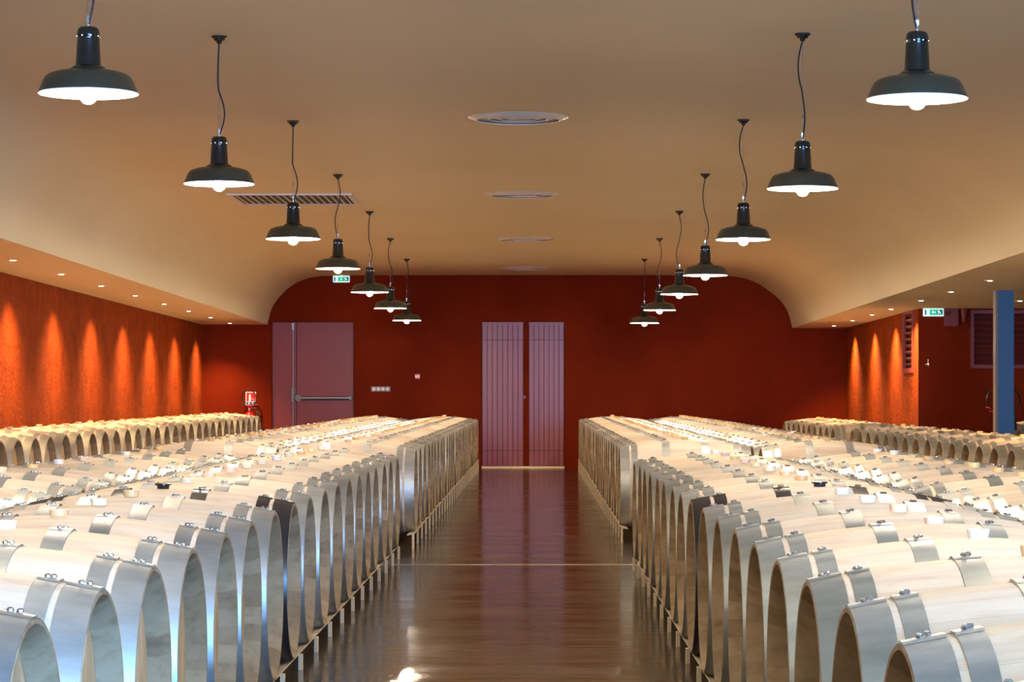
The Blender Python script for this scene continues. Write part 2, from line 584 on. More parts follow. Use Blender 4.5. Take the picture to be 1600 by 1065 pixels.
HOOPS = [('head_hoop', 0.002, 0.066), ('quarter_hoop', 0.080, 0.122), ('bilge_hoop', 0.292, 0.345)]
def hoop(name, side, a, b):
    bm = N()
    xs = [HL - a, HL - (a + b) / 2, HL - b]
    th = 0.0026
    pr_ = [(rad(x) + th, side * x) for x in xs] + [(rad(x) + 0.0002, side * x) for x in reversed(xs)]
    # flared edge towards the middle of the barrel
    lathe(bm, pr_, 'X', 72, (0, 0, AXZ), closed=True)
    # overlapped, riveted joint on the top
    x0, x1 = side * xs[2], side * xs[0]
    if x0 > x1: x0, x1 = x1, x0
    k0, k1 = -0.10, 0.10
    rows = []
    for i in range(7):
        an = PI / 2 + k0 + (k1 - k0) * i / 6
        h = th + (0.0030 if 0 < i < 6 else 0.0006)
        rows.append([bm.verts.new((x, math.cos(an) * (rad(x) + h), AXZ + math.sin(an) * (rad(x) + h))) for x in (x0 - 0.001, x1 + 0.001)])
    for i in range(6):
        bm.faces.new((rows[i][0], rows[i][1], rows[i + 1][1], rows[i + 1][0]))
    w = x1 - x0
    for fx, da in ((0.40, 0.022), (0.62, -0.022)):
        x = x0 + w * fx
        for an in (PI / 2 + da,):
            r = rad(x) + th + 0.0035
            base = Vector((x, math.cos(an) * r, AXZ + math.sin(an) * r))
            nrm = Vector((0, math.cos(an), math.sin(an)))
            u = Vector((1, 0, 0)); w_ = nrm.cross(u)
            prev = None
            for rr_, hh in ((0.0065, 0.0), (0.0062, 0.0035), (0.0035, 0.0065)):
                ring = [bm.verts.new(base + nrm * hh + (u * math.cos(q * PI / 4) + w_ * math.sin(q * PI / 4)) * rr_) for q in range(8)]
                if prev:
                    for q in range(8):
                        bm.faces.new((prev[q], prev[(q + 1) % 8], ring[(q + 1) % 8], ring[q])).material_index = 1
                prev = ring
            bm.faces.new(prev).material_index = 1
    return ob(name, bm, [M['hoop'], M['steel']], smooth=True)

def barrel_bung(black=False):
    bm = N()
    z = AXZ + R_BELLY - 0.004
    if black:
        lathe(bm, [(0.019, 0), (0.022, 0.02), (0.029, 0.022), (0.029, 0.027), (0.020, 0.028), (0.018, 0.024)], 'Z', 24, (0, 0, z), cap0=True, cap1=True)
        return ob('bung', bm, M['black'], smooth=True)
    lathe(bm, [(0.0215, 0), (0.026, 0.024), (0.0255, 0.0265), (0.018, 0.0268), (0.0165, 0.0245)], 'Z', 24, (0, 0, z), cap0=True, cap1=True)
    return ob('bung', bm, M['bung'], smooth=True)

proto_parts = [barrel_body(), barrel_head(-1), barrel_head(1)]
for s in (-1, 1):
    for nm, a, b in HOOPS:
        proto_parts.append(hoop(nm, s, a, b))
proto_parts.append(barrel_bung())
black_bung = barrel_bung(True)
proto_used = [False]

BUNG_COL = [(0.85, 0.72, 0.48), (0.85, 0.62, 0.38), (0.80, 0.52, 0.26), (0.84, 0.76, 0.64), (0.84, 0.58, 0.42), (0.80, 0.66, 0.34), (0.84, 0.79, 0.70)]
black_me = {}
def place_barrel(x, y, axz, label, group, black=False, amber=0.4, dark=False):
    root = thing('oak_barrel', label, 'barrel',
                 (x + random.uniform(-.004, .004), y, axz - AXZ + random.uniform(-.001, .001)), group,
                 (0, 0, random.uniform(-.003, .003)))
    g = random.choice([0.50, 0.54, 0.58, 0.46, 0.40])
    if dark: g *= 0.7
    tint = (g, g * random.uniform(1.02, 1.05), g * random.uniform(0.97, 1.02), 1)
    first = not proto_used[0]
    for p in proto_parts:
        if p.name.startswith('bung') and black:
            c = black_bung.copy(); c.name = 'bung'
        elif first:
            c = p
        else:
            c = p.copy()
        c.parent = root
        if not first:
            COL.objects.link(c)
        elif c is not p:
            COL.objects.link(c)
        if 'hoop' in c.name:
            c.color = tint
            if black:
                key = c.data.name
                if key not in black_me:
                    me = c.data.copy(); me.materials[0] = M['black_hoop']; black_me[key] = me
                c.data = black_me[key]
                c['label'] = 'black coated hoop'
        if c.name.startswith('bung'):
            q = random.choice(BUNG_COL)
            if random.random() < amber:
                q = random.choice([(0.82, 0.56, 0.22), (0.80, 0.46, 0.18), (0.78, 0.60, 0.25)])
            c.color = (*q, 1)
            c.location.z = random.uniform(-0.009, 0.0)
            c.location.x = random.uniform(-0.006, 0.006)
            if black:
                c['label'] = 'black rubber bung'
    proto_used[0] = True
    return root

ORD1 = ['', 'first', 'second', 'third', 'fourth', 'fifth', 'sixth', 'seventh', 'eighth', 'ninth', 'tenth', 'eleventh', 'twelfth',
        'thirteenth', 'fourteenth', 'fifteenth', 'sixteenth', 'seventeenth', 'eighteenth', 'nineteenth']
def ordinal(n):
    if n < 20: return ORD1[n]
    t_, u_ = divmod(n, 10)
    if u_ == 0: return {20: 'twentieth', 30: 'thirtieth'}[n]
    return {2: 'twenty', 3: 'thirty'}[t_] + '-' + ORD1[u_]

def rack(x, ys_, axf, label, inset):
    """low timber rails on short posts, one under each end of a block of barrels"""
    ya, yb = ys_[0], ys_[-1]
    yc = (ya + yb) / 2
    n = len(ys_)
    pitch = (yb - ya) / max(1, n - 1)
    for s in (-1, 1):
        aisle = (s > 0) == (x < 0)
        root = thing('barrel_rail', ('aisle-side ' if aisle else 'wall-side ') + label, 'timber rail', (x + s * (HL - 0.030), yc, 0), 'timber rails under the barrels')
        bm = N()
        pts = [ya - pitch * .5 + i * pitch for i in range(n + 1)]
        prev = None
        xo, xi = HL - inset, HL - inset - 0.050          # the plank leans with the curve of the staves
        do, di = rad(xo) + 0.0055, rad(xi) + 0.0055
        for y in pts:
            z = axf(y)
            ring = [bm.verts.new((s * (u - (HL - 0.030)), y - yc, w)) for u, w in ((xo, z - do), (xi, z - di), (xi, z - di - 0.006), (xo, z - do - 0.006))]
            if prev:
                for q in range(4):
                    bm.faces.new((prev[q], prev[(q + 1) % 4], ring[(q + 1) % 4], ring[q]))
            else:
                bm.faces.new(ring)
            prev = ring
        bm.faces.new(prev)
        ob('rail', bm, M['rack_wood'], root)
        for i in range(n + 1):
            y = pts[i]
            bm = N(); box(bm, s * 0.022 - 0.007, s * 0.022 + 0.007, y - yc - 0.020, y - yc + 0.020, 0, axf(y) - do - 0.009)
            ob('post', bm, M['rack_wood'], root)

def row(xc, y_first, pitch, n, axf, where, group, from_far=False, blacks=(), amber=0.4, rk=True, rackname=None, darks=()):
    ys_ = [y_first + i * pitch for i in range(n)]
    for i, y in enumerate(ys_):
        k = n - i if from_far else i + 1
        end = 'far' if from_far else 'near'
        bl = i in blacks
        if bl:
            lab = f'oak barrel with black hoops and black bung, {where}'
        else:
            lab = f'pale oak barrel, {ordinal(k)} from the {end} end of {where}'
        place_barrel(xc, y + random.uniform(-.002, .002), axf(y), lab, group, bl, amber, i in darks)
    if rk:
        rack(xc, ys_, axf, rackname, 0.010 if y_first < 12 else 0.0)

ax_front = lambda y: 0.3215 + 0.0030 * (y - 4)
ax_rear = lambda y: 0.377 + 0.0042 * (y - 18)
# left of the aisle
row(-0.835 - HL, 4.386, 0.6655, 18, ax_front, 'the left aisle row, front block', 'barrels in the left aisle row, front block',
    blacks=(7,), amber=0.15, rackname='low timber rail under the front block of the left aisle row')
row(-0.800 - HL, 17.50, 0.6607, 29, ax_rear, 'the left aisle row, rear block', 'barrels in the left aisle row, rear block',
    amber=0.8, rackname='timber rail under the rear block of the left aisle row')
row(-1.790 - HL, 8.40, 0.655, 12, ax_front, 'the second row left, front block', 'barrels in the second row left, front block',
    amber=0.2, rackname='low timber rail under the front block of the second row left')
row(-1.752 - HL, 17.75, 0.6518, 29, ax_rear, 'the second row left, rear block', 'barrels in the second row left, rear block',
    amber=0.7, rackname='timber rail under the rear block of the second row left')
row(-3.800 - HL, 18.6, 0.6444, 28, lambda y: 0.415 + 0.0046 * (y - 18.9), 'the row along the left wall', 'barrels along the left wall',
    from_far=True, amber=0.8, rackname='timber rail under the barrels along the left wall')
# right of the aisle
row(0.545 + HL, 3.27, 0.6665, 18, ax_front, 'the right aisle row, front block', 'barrels in the right aisle row, front block',
    blacks=(9,), amber=0.15, rackname='low timber rail under the front block of the right aisle row')
row(0.575 + HL, 18.3, 0.6556, 28, ax_rear, 'the right aisle row, rear block', 'barrels in the right aisle row, rear block',
    amber=0.8, rackname='timber rail under the rear block of the right aisle row')
row(1.490 + HL, 8.48, 0.645, 11, ax_front, 'the second row right, front block', 'barrels in the second row right, front block',
    amber=0.3, rackname='low timber rail under the front block of the second row right')
row(1.525 + HL, 17.9, 0.6465, 29, ax_rear, 'the second row right, rear block', 'barrels in the second row right, rear block',
    amber=0.7, rackname='timber rail under the rear block of the second row right')
axw = lambda y: 0.358 + 0.0042 * (y - 18.6)
row(3.365 + HL, 17.94, 0.668, 16, axw, 'the right wall row, front block', 'barrels in the right wall row, front block',
    amber=0.7, rackname='timber rail under the front block of the right wall row')
row(3.365 + HL, 29.8, 0.6525, 10, axw, 'the right wall row, rear block', 'barrels in the right wall row, rear block',
    from_far=True, amber=0.7, rackname='timber rail under the rear block of the right wall row')
row(5.03 + HL, 27.4, 0.655, 3, lambda y: 0.44, 'the short stack behind the blue column', 'barrels at the far right edge',
    amber=0.5, rackname='timber rail under the barrels behind the blue column')
bpy.data.objects.remove(black_bung)

# ------------------------------------------------------------------ pendant lamps
def shade_mesh():
    bm = N()
    out = [(0.1885, 0.000), (0.1890, 0.004), (0.180, 0.022), (0.171, 0.046), (0.163, 0.060), (0.150, 0.071), (0.120, 0.081), (0.090, 0.087), (0.070, 0.089)]
    inn = [(r - 0.003, h - 0.002) for r, h in out]
    lathe(bm, out, 'Z', 64, mi=0)
    lathe(bm, [(0.1885, 0)] + inn[0:] + [(0.03, 0.086)], 'Z', 64, mi=1, cap1=True)
    # rolled rim
    lathe(bm, [(0.1885 + 0.0022 * math.cos(a * PI / 4), 0.0022 * math.sin(a * PI / 4)) for a in range(8)], 'Z', 64, mi=1, closed=True)
    return ob('lamp_shade', bm, [M['enamel'], M['white_enamel']], smooth=True)

def neck_mesh():
    bm = N()
    lathe(bm, [(0.069, 0.088), (0.068, 0.094), (0.057, 0.102), (0.050, 0.106), (0.0475, 0.112), (0.0425, 0.205), (0.0425, 0.214), (0.0445, 0.218),
               (0.0435, 0.226), (0.038, 0.246), (0.030, 0.252), (0.008, 0.254)], 'Z', 40, cap1=True, cap0=True)
    return ob('lamp_housing', bm, M['black'], smooth=True)
def holes_mesh():
    bm = N()
    for i in range(8):
        a = PI / 8 + i * PI / 4
        bmesh.ops.create_icosphere(bm, subdivisions=1, radius=0.0026,
                                   matrix=Matrix.Translation((0.0430 * math.cos(a), 0.0430 * math.sin(a), 0.2165)))
    return ob('vent_holes', bm, M['glow'])
def bulb_mesh():
    bm = N()
    pr_ = []
    for i in range(11):
        a = -PI / 2 + PI * 0.82 * i / 10
        pr_.append((max(0.0006, 0.0325 * math.cos(a)), -0.008 + 0.0325 * math.sin(a)))
    pr_ += [(0.0165, 0.040), (0.0155, 0.06)]
    lathe(bm, pr_, 'Z', 24, cap0=True, cap1=True)
    return ob('bulb', bm, M['bulb'], smooth=True)
def canopy_mesh():
    bm = N()
    lathe(bm, [(0.043, 0.0), (0.043, -0.011), (0.040, -0.013), (0.034, -0.014), (0.028, -0.026), (0.016, -0.030), (0.013, -0.040), (0.006, -0.044)], 'Z', 32, cap0=True, cap1=True)
    return ob('ceiling_rose', bm, M['black'], smooth=True)
def hook_mesh():
    bm = N()
    lathe(bm, [(0.007, 0.252), (0.007, 0.262), (0.004, 0.264), (0.004, 0.280)], 'Z', 12, cap0=True, cap1=True)
    box(bm, -0.006, 0.006, -0.003, 0.003, 0.276, 0.296)
    return ob('hook', bm, M['steel'], smooth=True)
lamp_parts = [shade_mesh(), neck_mesh(), holes_mesh(), bulb_mesh(), canopy_mesh(), hook_mesh()]

lamps = []
left_x = [138, 342.5, 458, 528, 577.5, 610, 635.5]
left_rim = [146, 287, 373, 419.5, 456.5, 481.5, 500.5]
right_x = [1433, 1254, 1161.5, 1102, 1061.5, 1030.5, 1007]
right_rim = [154.5, 294.5, 374, 430, 459.5, 484.5, 504.5]
left_canopy = [None, 62.5, 193, 277, 335, 377, 409]
right_canopy = [None, 69, 199, 280, 338, 380, 412]
wav = {'left': [(0.012, .02), (-0.008, 0.028), (-0.004, 0.03), (0.018, -0.025), (-0.012, 0.024), (-0.028, 0.03), (0.02, 0.03)],
       'right': [(-0.02, -0.022), (-0.026, 0.010), (-0.030, 0.022), (-0.022, 0.026), (0.016, -0.030), (0.024, -0.026), (0.004, 0.004)]}
first_lamp = True
for side, xs, rims, cans, X in (('left', left_x, left_rim, left_canopy, -1.70), ('right', right_x, right_rim, right_canopy, 1.43)):
    for i in list(range(7)) + [-1, -2]:
        dy = 9.97 + i * 4.09 if side == 'left' else 9.85 + i * 4.11
        x, zr = px(xs[i], rims[i], dy) if i >= 0 else (-1.70 if side == 'left' else 1.43, 2.122)
        ceil = zc(prof[9][1], dy)
        pos = ordinal(max(i, 0) + 1)
        root = thing('pendant_lamp', f'dark industrial pendant lamp, {pos} nearest in the {side} line over the barrels', 'lamp',
                     (x, dy, ceil), f'pendant lamps in the {side} line')
        if i == 0:
            root['label'] = f'large foreground pendant lamp near the top {side} corner, cut off above'
        if i < 0:  # lamps added out of view to brighten the near end
            root['label'] = f'added pendant lamp outside the picture on the {side}, {["", "just beyond the frame", "above the viewer", "behind the viewer"][-i]}'
        off = zr - ceil
        for p in lamp_parts:
            c = p if first_lamp else p.copy()
            if not first_lamp: COL.objects.link(c)
            c.parent = root
            c.location = (0, 0, 0 if 'rose' in c.name else off)
            if 'shade' in c.name or 'housing' in c.name:
                c.rotation_euler = (0, 0, random.uniform(0, 6))
        first_lamp = False
        # wavy cable and thin suspension wire
        a1, a2 = wav[side][i]
        zt, zb = -0.042, off + 0.256
        pts = []
        for k in range(29):
            t_ = k / 28
            xx = a1 * math.sin(PI * min(1, t_ * 2)) ** 1 if t_ < 0.5 else a2 * math.sin(PI * (t_ - 0.5) * 2)
            xx += 0.004 * math.sin(9 * t_)* math.sin(PI * t_)
            pts.append((xx, -0.006 * math.sin(PI * t_), zt + (zb - zt) * t_))
        bm = N(); tube(bm, pts, 0.0042, 8)
        ob('cable', bm, M['cable'], root, smooth=True)
        bm = N()
        tube(bm, [(0, 0.004, zt), (0.0, 0.004, zb + 0.12)], 0.0011, 5)
        tube(bm, [(0, 0.004, zb + 0.12), (-0.006, 0.004, zb + 0.06), (0, 0.004, zb + 0.02)], 0.0009, 5)
        tube(bm, [(0, 0.004, zb + 0.12), (0.006, 0.004, zb + 0.06), (0, 0.004, zb + 0.02)], 0.0009, 5)
        lathe(bm, [(0.003, -0.012), (0.005, -0.006), (0.005, 0.006), (0.003, 0.012)], 'Z', 8, (0, 0.004, zb + 0.125), cap0=True, cap1=True)
        ob('suspension_wire', bm, M['dark_steel'], root)

# ------------------------------------------------------------------ recessed downlights
def dl_ring():
    bm = N()
    lathe(bm, [(0.030, 0.0), (0.045, -0.004), (0.048, 0.0), (0.048, 0.012), (0.030, 0.012)], 'Z', 28, closed=True)
    return ob('trim_ring', bm, M['vent_white'], smooth=True)
def dl_lens():
    bm = N()
    lathe(bm, [(0.029, 0.0), (0.022, -0.004), (0.008, -0.006)], 'Z', 24, cap0=True, cap1=True)
    return ob('lamp_lens', bm, M['lens'], smooth=True)
dl_protos = [dl_ring(), dl_lens()]
dl_first = True
def downlight(x, y, zs, label, group, power, size=112, blend=1.0, aim=0.0, col=(1.0, 0.62, 0.28)):
    global dl_first
    z = zc(zs, y) - 0.001
    root = thing('recessed_downlight', label, 'downlight', (x, y, z), group)
    for p in dl_protos:
        c = p if dl_first else p.copy()
        if not dl_first: COL.objects.link(c)
        c.parent = root
    dl_first = False
    if power:
        add_light('spot', 'SPOT', (0, 0, -0.012), (0, aim, 0), power, col, root,
                  spot_size=math.radians(size), spot_blend=blend, shadow_soft_size=0.02)
ly = [37.9, 35.65, 33.4, 31.2, 28.95, 26.7, 24.45, 22.2]
for i, y in enumerate(ly):
    k = len(ly) - i
    x = -4.43
    w_ = 'nearest' if k == 1 else ordinal(k) + ' nearest'
    downlight(x, y, SOF_L, f'small lit downlight in the left soffit, {w_} of the line', 'downlights in the left soffit', SPOT_W, aim=0.18)
ry = [37.5, 35.3, 33.25, 31.45, 29.0, 26.9, 24.6, 22.4]
for i, y in enumerate(ry):
    k = len(ry) - i
    w_ = 'nearest' if k == 1 else ordinal(k) + ' nearest'
    downlight(4.25, y, SOF_R, f'small lit downlight in the right soffit, {w_} of the line', 'downlights in the right soffit', SPOT_W if y > 31 else SPOT_W * .5, 112 if y > 31 else 62, aim=-0.18 if y > 31 else 0.0)
downlight(5.36, 29.1, SOF_R, 'small downlight in the right soffit just right of the blue column', None, SPOT_W * .3, 62)
# spots added to brighten the near end, extending both downlight lines beyond the frame
for y in (19.9, 17.7, 15.4):
    add_light('spot', 'SPOT', (-4.43, y, zc(SOF_L, y) - 0.02), (0, 0.18, 0), SPOT_W, (1.0, 0.62, 0.28), spot_size=math.radians(96), spot_blend=1.0, shadow_soft_size=0.02)
for y in (20.2, 18.0, 15.8):
    add_light('spot', 'SPOT', (4.25, y, zc(SOF_R, y) - 0.02), (0, -0.18, 0), SPOT_W, (1.0, 0.62, 0.28), spot_size=math.radians(96), spot_blend=1.0, shadow_soft_size=0.02)

# ------------------------------------------------------------------ ceiling air diffusers
def ring_obj(name, r0, r1, h0, h1, mt):
    bm = N()
    lathe(bm, [(r0, h0), (r1, h1), (r1 - 0.006, h1 + 0.006), (r0 - 0.006, h0 + 0.006)], 'Z', 64, closed=True)
    return ob(name, bm, mt, smooth=True)
dif = [ring_obj('outer_ring', 0.345, 0.285, 0.0, -0.022, M['vent_white']), ring_obj('cone_ring', 0.25, 0.20, -0.002, -0.016, M['vent_white']),
       ring_obj('cone_ring', 0.165, 0.125, -0.002, -0.016, M['vent_white'])]
bm = N(); lathe(bm, [(0.095, -0.004), (0.07, -0.014), (0.01, -0.016)], 'Z', 48, cap0=True, cap1=True)
dif.append(ob('centre_disc', bm, M['vent_white'], smooth=True))
bm = N(); lathe(bm, [(0.28, 0.001), (0.01, -0.001)], 'Z', 48, cap0=True, cap1=True)
dif.append(ob('duct_back', bm, M['ceiling']))
words = ['nearest and largest', 'second nearest', 'third nearest', 'farthest and faintest']
for i, (xp, y) in enumerate(((810, 17.95), (816, 24.25), (820, 30.5), (819, 36.6))):
    x = px(xp, 0, y)[0]
    root = thing('ceiling_diffuser', f'round ringed air diffuser on the ceiling centre line, {words[i]}', 'air vent', (x, y, zc(prof[9][1], y) - 0.0015), 'round air diffusers on the ceiling')
    for p in dif:
        c = p if i == 0 else p.copy()
        if i: COL.objects.link(c)
        c.parent = root

# rectangular grille
gx0, gx1, gy0, gy1 = -2.86, -1.70, 24.15, 25.35
gz = zc(prof[9][1], 24.75) - 0.006
root = thing('ceiling_grille', 'rectangular white slatted air grille in the ceiling on the left', 'air vent', ((gx0 + gx1) / 2, (gy0 + gy1) / 2, gz))
w2, h2 = (gx1 - gx0) / 2, (gy1 - gy0) / 2
bm = N()
for a, b, c_, d in ((-w2, w2, -h2, -h2 + .05), (-w2, w2, h2 - .05, h2), (-w2, -w2 + .05, -h2 + .05, h2 - .05), (w2 - .05, w2, -h2 + .05, h2 - .05)):
    box(bm, a, b, c_, d, -0.012, 0.008)
ob('frame', bm, M['vent_white'], root)
bm = N(); box(bm, -w2 + .05, w2 - .05, -h2 + .05, h2 - .05, -0.003, 0.002)
ob('duct_back', bm, M['vent_dark'], root)  # thin dark sheet, its colour standing for shade between the blades
nb = 17
bl = None
for i in range(nb):
    xx = -w2 + .05 + (2 * w2 - .1) * (i + 0.5) / nb
    if bl is None:
        bm = N(); box(bm, -0.008, 0.008, -h2 + .05, h2 - .05, -0.010, -0.004)
        c = bl = ob('blade', bm, M['vent_white'], root)
    else:
        c = bl.copy(); COL.objects.link(c); c.parent = root
    c.location = (xx, 0, 0)

# ------------------------------------------------------------------ wall louvres
# on the right flank (opening along y)
hw = (LV[1] - LV[0]) / 2; zc_ = (LV[2] + LV[3]) / 2; hh = (LV[3] - LV[2]) / 2
root = thing('wall_louvre', 'narrow seen-edge-on red louvre on the orange-lit right flank wall', 'louvre', (XR, (LV[0] + LV[1]) / 2, zc_), 'red wall louvres')
bm = N()
for a, b, c_, d in ((-hw - .03, hw + .03, -hh - .04, -hh + .02), (-hw - .03, hw + .03, hh - .02, hh + .04), (-hw - .03, -hw + .03, -hh + .02, hh - .02), (hw - .03, hw + .03, -hh + .02, hh - .02)):
    box(bm, -0.018, 0.02, a, b, c_, d)
ob('frame', bm, M['louvre_paint'], root)
bm = N(); box(bm, 0.14, 0.16, -hw, hw, -hh, hh); ob('back_plate', bm, M['groove'], root)
n = 9
for i in range(n):
    z = -hh + .05 + (2 * hh - .08) * i / (n - 1)
    bm = N()
    mt4 = Matrix.Translation((0.04, 0, z)) @ Matrix.Rotation(0.6, 4, 'Y')
    box(bm, -0.045, 0.045, -hw + .03, hw - .03, -0.005, 0.005, 0, mt4)
    ob('slat', bm, M['louvre_paint'], root)
# on the alcove face
hw = (LG[1] - LG[0]) / 2; zc_ = (LG[2] + LG[3]) / 2; hh = (LG[3] - LG[2]) / 2
root = thing('wall_louvre', 'wide red louvre high on the wall behind the blue column', 'louvre', ((LG[0] + LG[1]) / 2, ALC_Y, zc_), 'red wall louvres')
bm = N()
for a, b, c_, d in ((-hw - .035, hw + .035, -hh - .035, -hh + .005), (-hw - .035, hw + .035, hh - .005, hh + .035), (-hw - .035, -hw + .005, -hh + .005, hh - .005), (hw - .005, hw + .035, -hh + .005, hh - .005)):
    box(bm, a, b, -0.02, 0.02, c_, d)
ob('frame', bm, M['louvre_paint'], root)
bm = N(); box(bm, -hw, hw, 0.14, 0.16, -hh, hh); ob('back_plate', bm, M['groove'], root)
n = 9
for i in range(n):
    z = -hh + .03 + (2 * hh - .05) * i / (n - 1)
    bm = N()
    mt4 = Matrix.Translation((0, 0.04, z)) @ Matrix.Rotation(0.65, 4, 'X')
    box(bm, -hw + .006, hw - .006, -0.045, 0.045, -0.004, 0.004, 0, mt4)
    ob('slat', bm, M['louvre_paint'], root)

# ------------------------------------------------------------------ exit signs
def exit_sign(x, y, z, label, arrow):
    root = thing('exit_sign', label, 'exit sign', (x, y, z), 'green emergency exit signs')
    w, h = 0.122, 0.048
    bm = N(); box(bm, -w, w, -0.030, 0.0, -h, h)
    bmesh.ops.bevel(bm, geom=bm.edges[:], offset=0.004, segments=1, affect='EDGES')
    ob('housing', bm, M['exit_white'], root)
    bm = N(); box(bm, -w + .016, w - .012, -0.033, -0.030, -h + .016, h - .016, 0)
    ob('panel', bm, M['exit_dark'], root)
    bm = N(); box(bm, -0.044, 0.040, -0.035, -0.033, -h + .017, h - .017)
    ob('arrow_field', bm, M['exit_green'], root)
    bm = N(); box(bm, -0.084, -0.047, -0.035, -0.033, -h + .017, h - .017)
    ob('door_pictogram', bm, M['exit_white'], root)
    bm = N()
    # simple running figure: head, leaning body, arms and legs
    lathe(bm, [(0.006, -0.0355), (0.006, -0.033)], 'Y', 10, (0.058, 0, 0.022), cap0=True, cap1=True)
    for q in ([(0.052, 0.015), (0.066, 0.016), (0.075, -0.006), (0.064, -0.008)], [(0.066, 0.014), (0.082, 0.000), (0.080, -0.004), (0.064, 0.009)],
              [(0.054, 0.014), (0.046, 0.000), (0.050, -0.002), (0.059, 0.010)], [(0.064, -0.006), (0.052, -0.016), (0.049, -0.028), (0.055, -0.028), (0.060, -0.016), (0.072, -0.008)],
              [(0.068, -0.006), (0.076, -0.006), (0.092, -0.022), (0.088, -0.026)]):
        poly(bm, q, -0.0355, -0.033)
    ob('running_figure', bm, M['exit_white'], root)
    bm = N()
    if arrow == 'left':
        poly(bm, [(-0.024, 0), (-0.004, 0.018), (-0.004, 0.006), (0.026, 0.006), (0.026, -0.006), (-0.004, -0.006), (-0.004, -0.018)], -0.037, -0.035)
    else:
        poly(bm, [(0.0, -0.022), (-0.018, -0.002), (-0.006, -0.002), (-0.006, 0.024), (0.006, 0.024), (0.006, -0.002), (0.018, -0.002)], -0.037, -0.035)
    ob('arrow', bm, M['exit_white'], root)
    bm = N(); box(bm, -0.014, 0.014, -0.026, -0.004, h, h + 0.018)
    ob('mount', bm, M['exit_white'], root)
x, z = px(533.5, 436, WALL_Y)
exit_sign(x, WALL_Y - 0.002, z, 'green backlit exit sign with down arrow above the flush left door', 'down')
x, z = px(1458, 487.8, ALC_Y)
exit_sign(x, ALC_Y - 0.004, z, 'green backlit exit sign with left arrow near the right louvre', 'left')

# alarm sounder and siren beside the right exit sign
x, z = px(1485, 496, ALC_Y)
root = thing('alarm_box', 'square wine red alarm box beside the right exit sign', 'alarm', (x, ALC_Y, z))
bm = N(); box(bm, -0.085, 0.085, -0.07, 0, -0.105, 0.105)
bmesh.ops.bevel(bm, geom=bm.edges[:], offset=0.006, segments=2, affect='EDGES')
ob('casing', bm, M['louvre_paint'], root)
bm = N(); lathe(bm, [(0.03, -0.07), (0.028, -0.082), (0.012, -0.084)], 'Y', 24, (-0.035, 0, 0.045), cap1=True)
ob('grille_disc', bm, M['groove'], root, smooth=True)
x, z = px(1505.5, 492, ALC_Y)
root = thing('wall_siren', 'small tapered wine red siren between alarm box and louvre', 'siren', (x, ALC_Y, z))
bm = N(); lathe(bm, [(0.044, 0.075), (0.044, 0.03), (0.036, 0.0), (0.030, -0.08), (0.026, -0.085)], 'Z', 24, (0, -0.046, 0), cap0=True, cap1=True)
ob('horn', bm, M['louvre_paint'], root, smooth=True)
bm = N(); box(bm, -0.03, 0.03, -0.01, 0, -0.06, 0.06); ob('bracket', bm, M['louvre_paint'], root)

# brass tap
x, z = px(1449.5, 568, ALC_Y)
root = thing('wall_tap', 'small brass tap on the red wall below the right exit sign', 'tap', (x, ALC_Y, z))
bm = N()
tube(bm, [(0, 0, 0.0), (0, -0.05, 0.0), (0, -0.062, -0.008), (0, -0.066, -0.035)], 0.011, 12)
tube(bm, [(0, -0.035, 0), (0, -0.035, 0.035)], 0.008, 10)
ob('spout', bm, M['brass'], root, smooth=True)
bm = N(); box(bm, -0.035, 0.010, -0.042, -0.028, -0.012, -0.004); box(bm, -0.006, 0.006, -0.041, -0.029, 0.035, 0.05)
ob('lever', bm, M['brass'], root)

# socket strip and call point on back wall
x, z = px(595, 607.5, WALL_Y)
root = thing('socket_strip', 'grey wall plate with four white sockets on back wall', 'socket', (x, WALL_Y, z))
bm = N(); box(bm, -0.142, 0.142, -0.012, 0, -0.038, 0.038)
bmesh.ops.bevel(bm, geom=bm.edges[:], offset=0.003, segments=1, affect='EDGES')
ob('plate', bm, M['grey_plastic'], root)
for i in range(4):
    bm = N(); lathe(bm, [(0.027, -0.012), (0.027, -0.016), (0.021, -0.016), (0.019, -0.013)], 'Y', 20, cap1=True)
    ob('socket', bm, M['white_plastic'], root, (-0.100 + i * 0.066, 0, 0))
x, z = px(652.3, 588, WALL_Y)
root = thing('call_point', 'small red and white alarm button on the back wall', 'alarm button', (x, WALL_Y, z))
bm = N(); box(bm, -0.036, 0.036, -0.03, 0, -0.036, 0.036); ob('casing', bm, M['signal_red'], root)
bm = N(); box(bm, -0.034, 0.032, -0.034, -0.03, -0.014, 0.016); ob('button_panel', bm, M['white_plastic'], root)

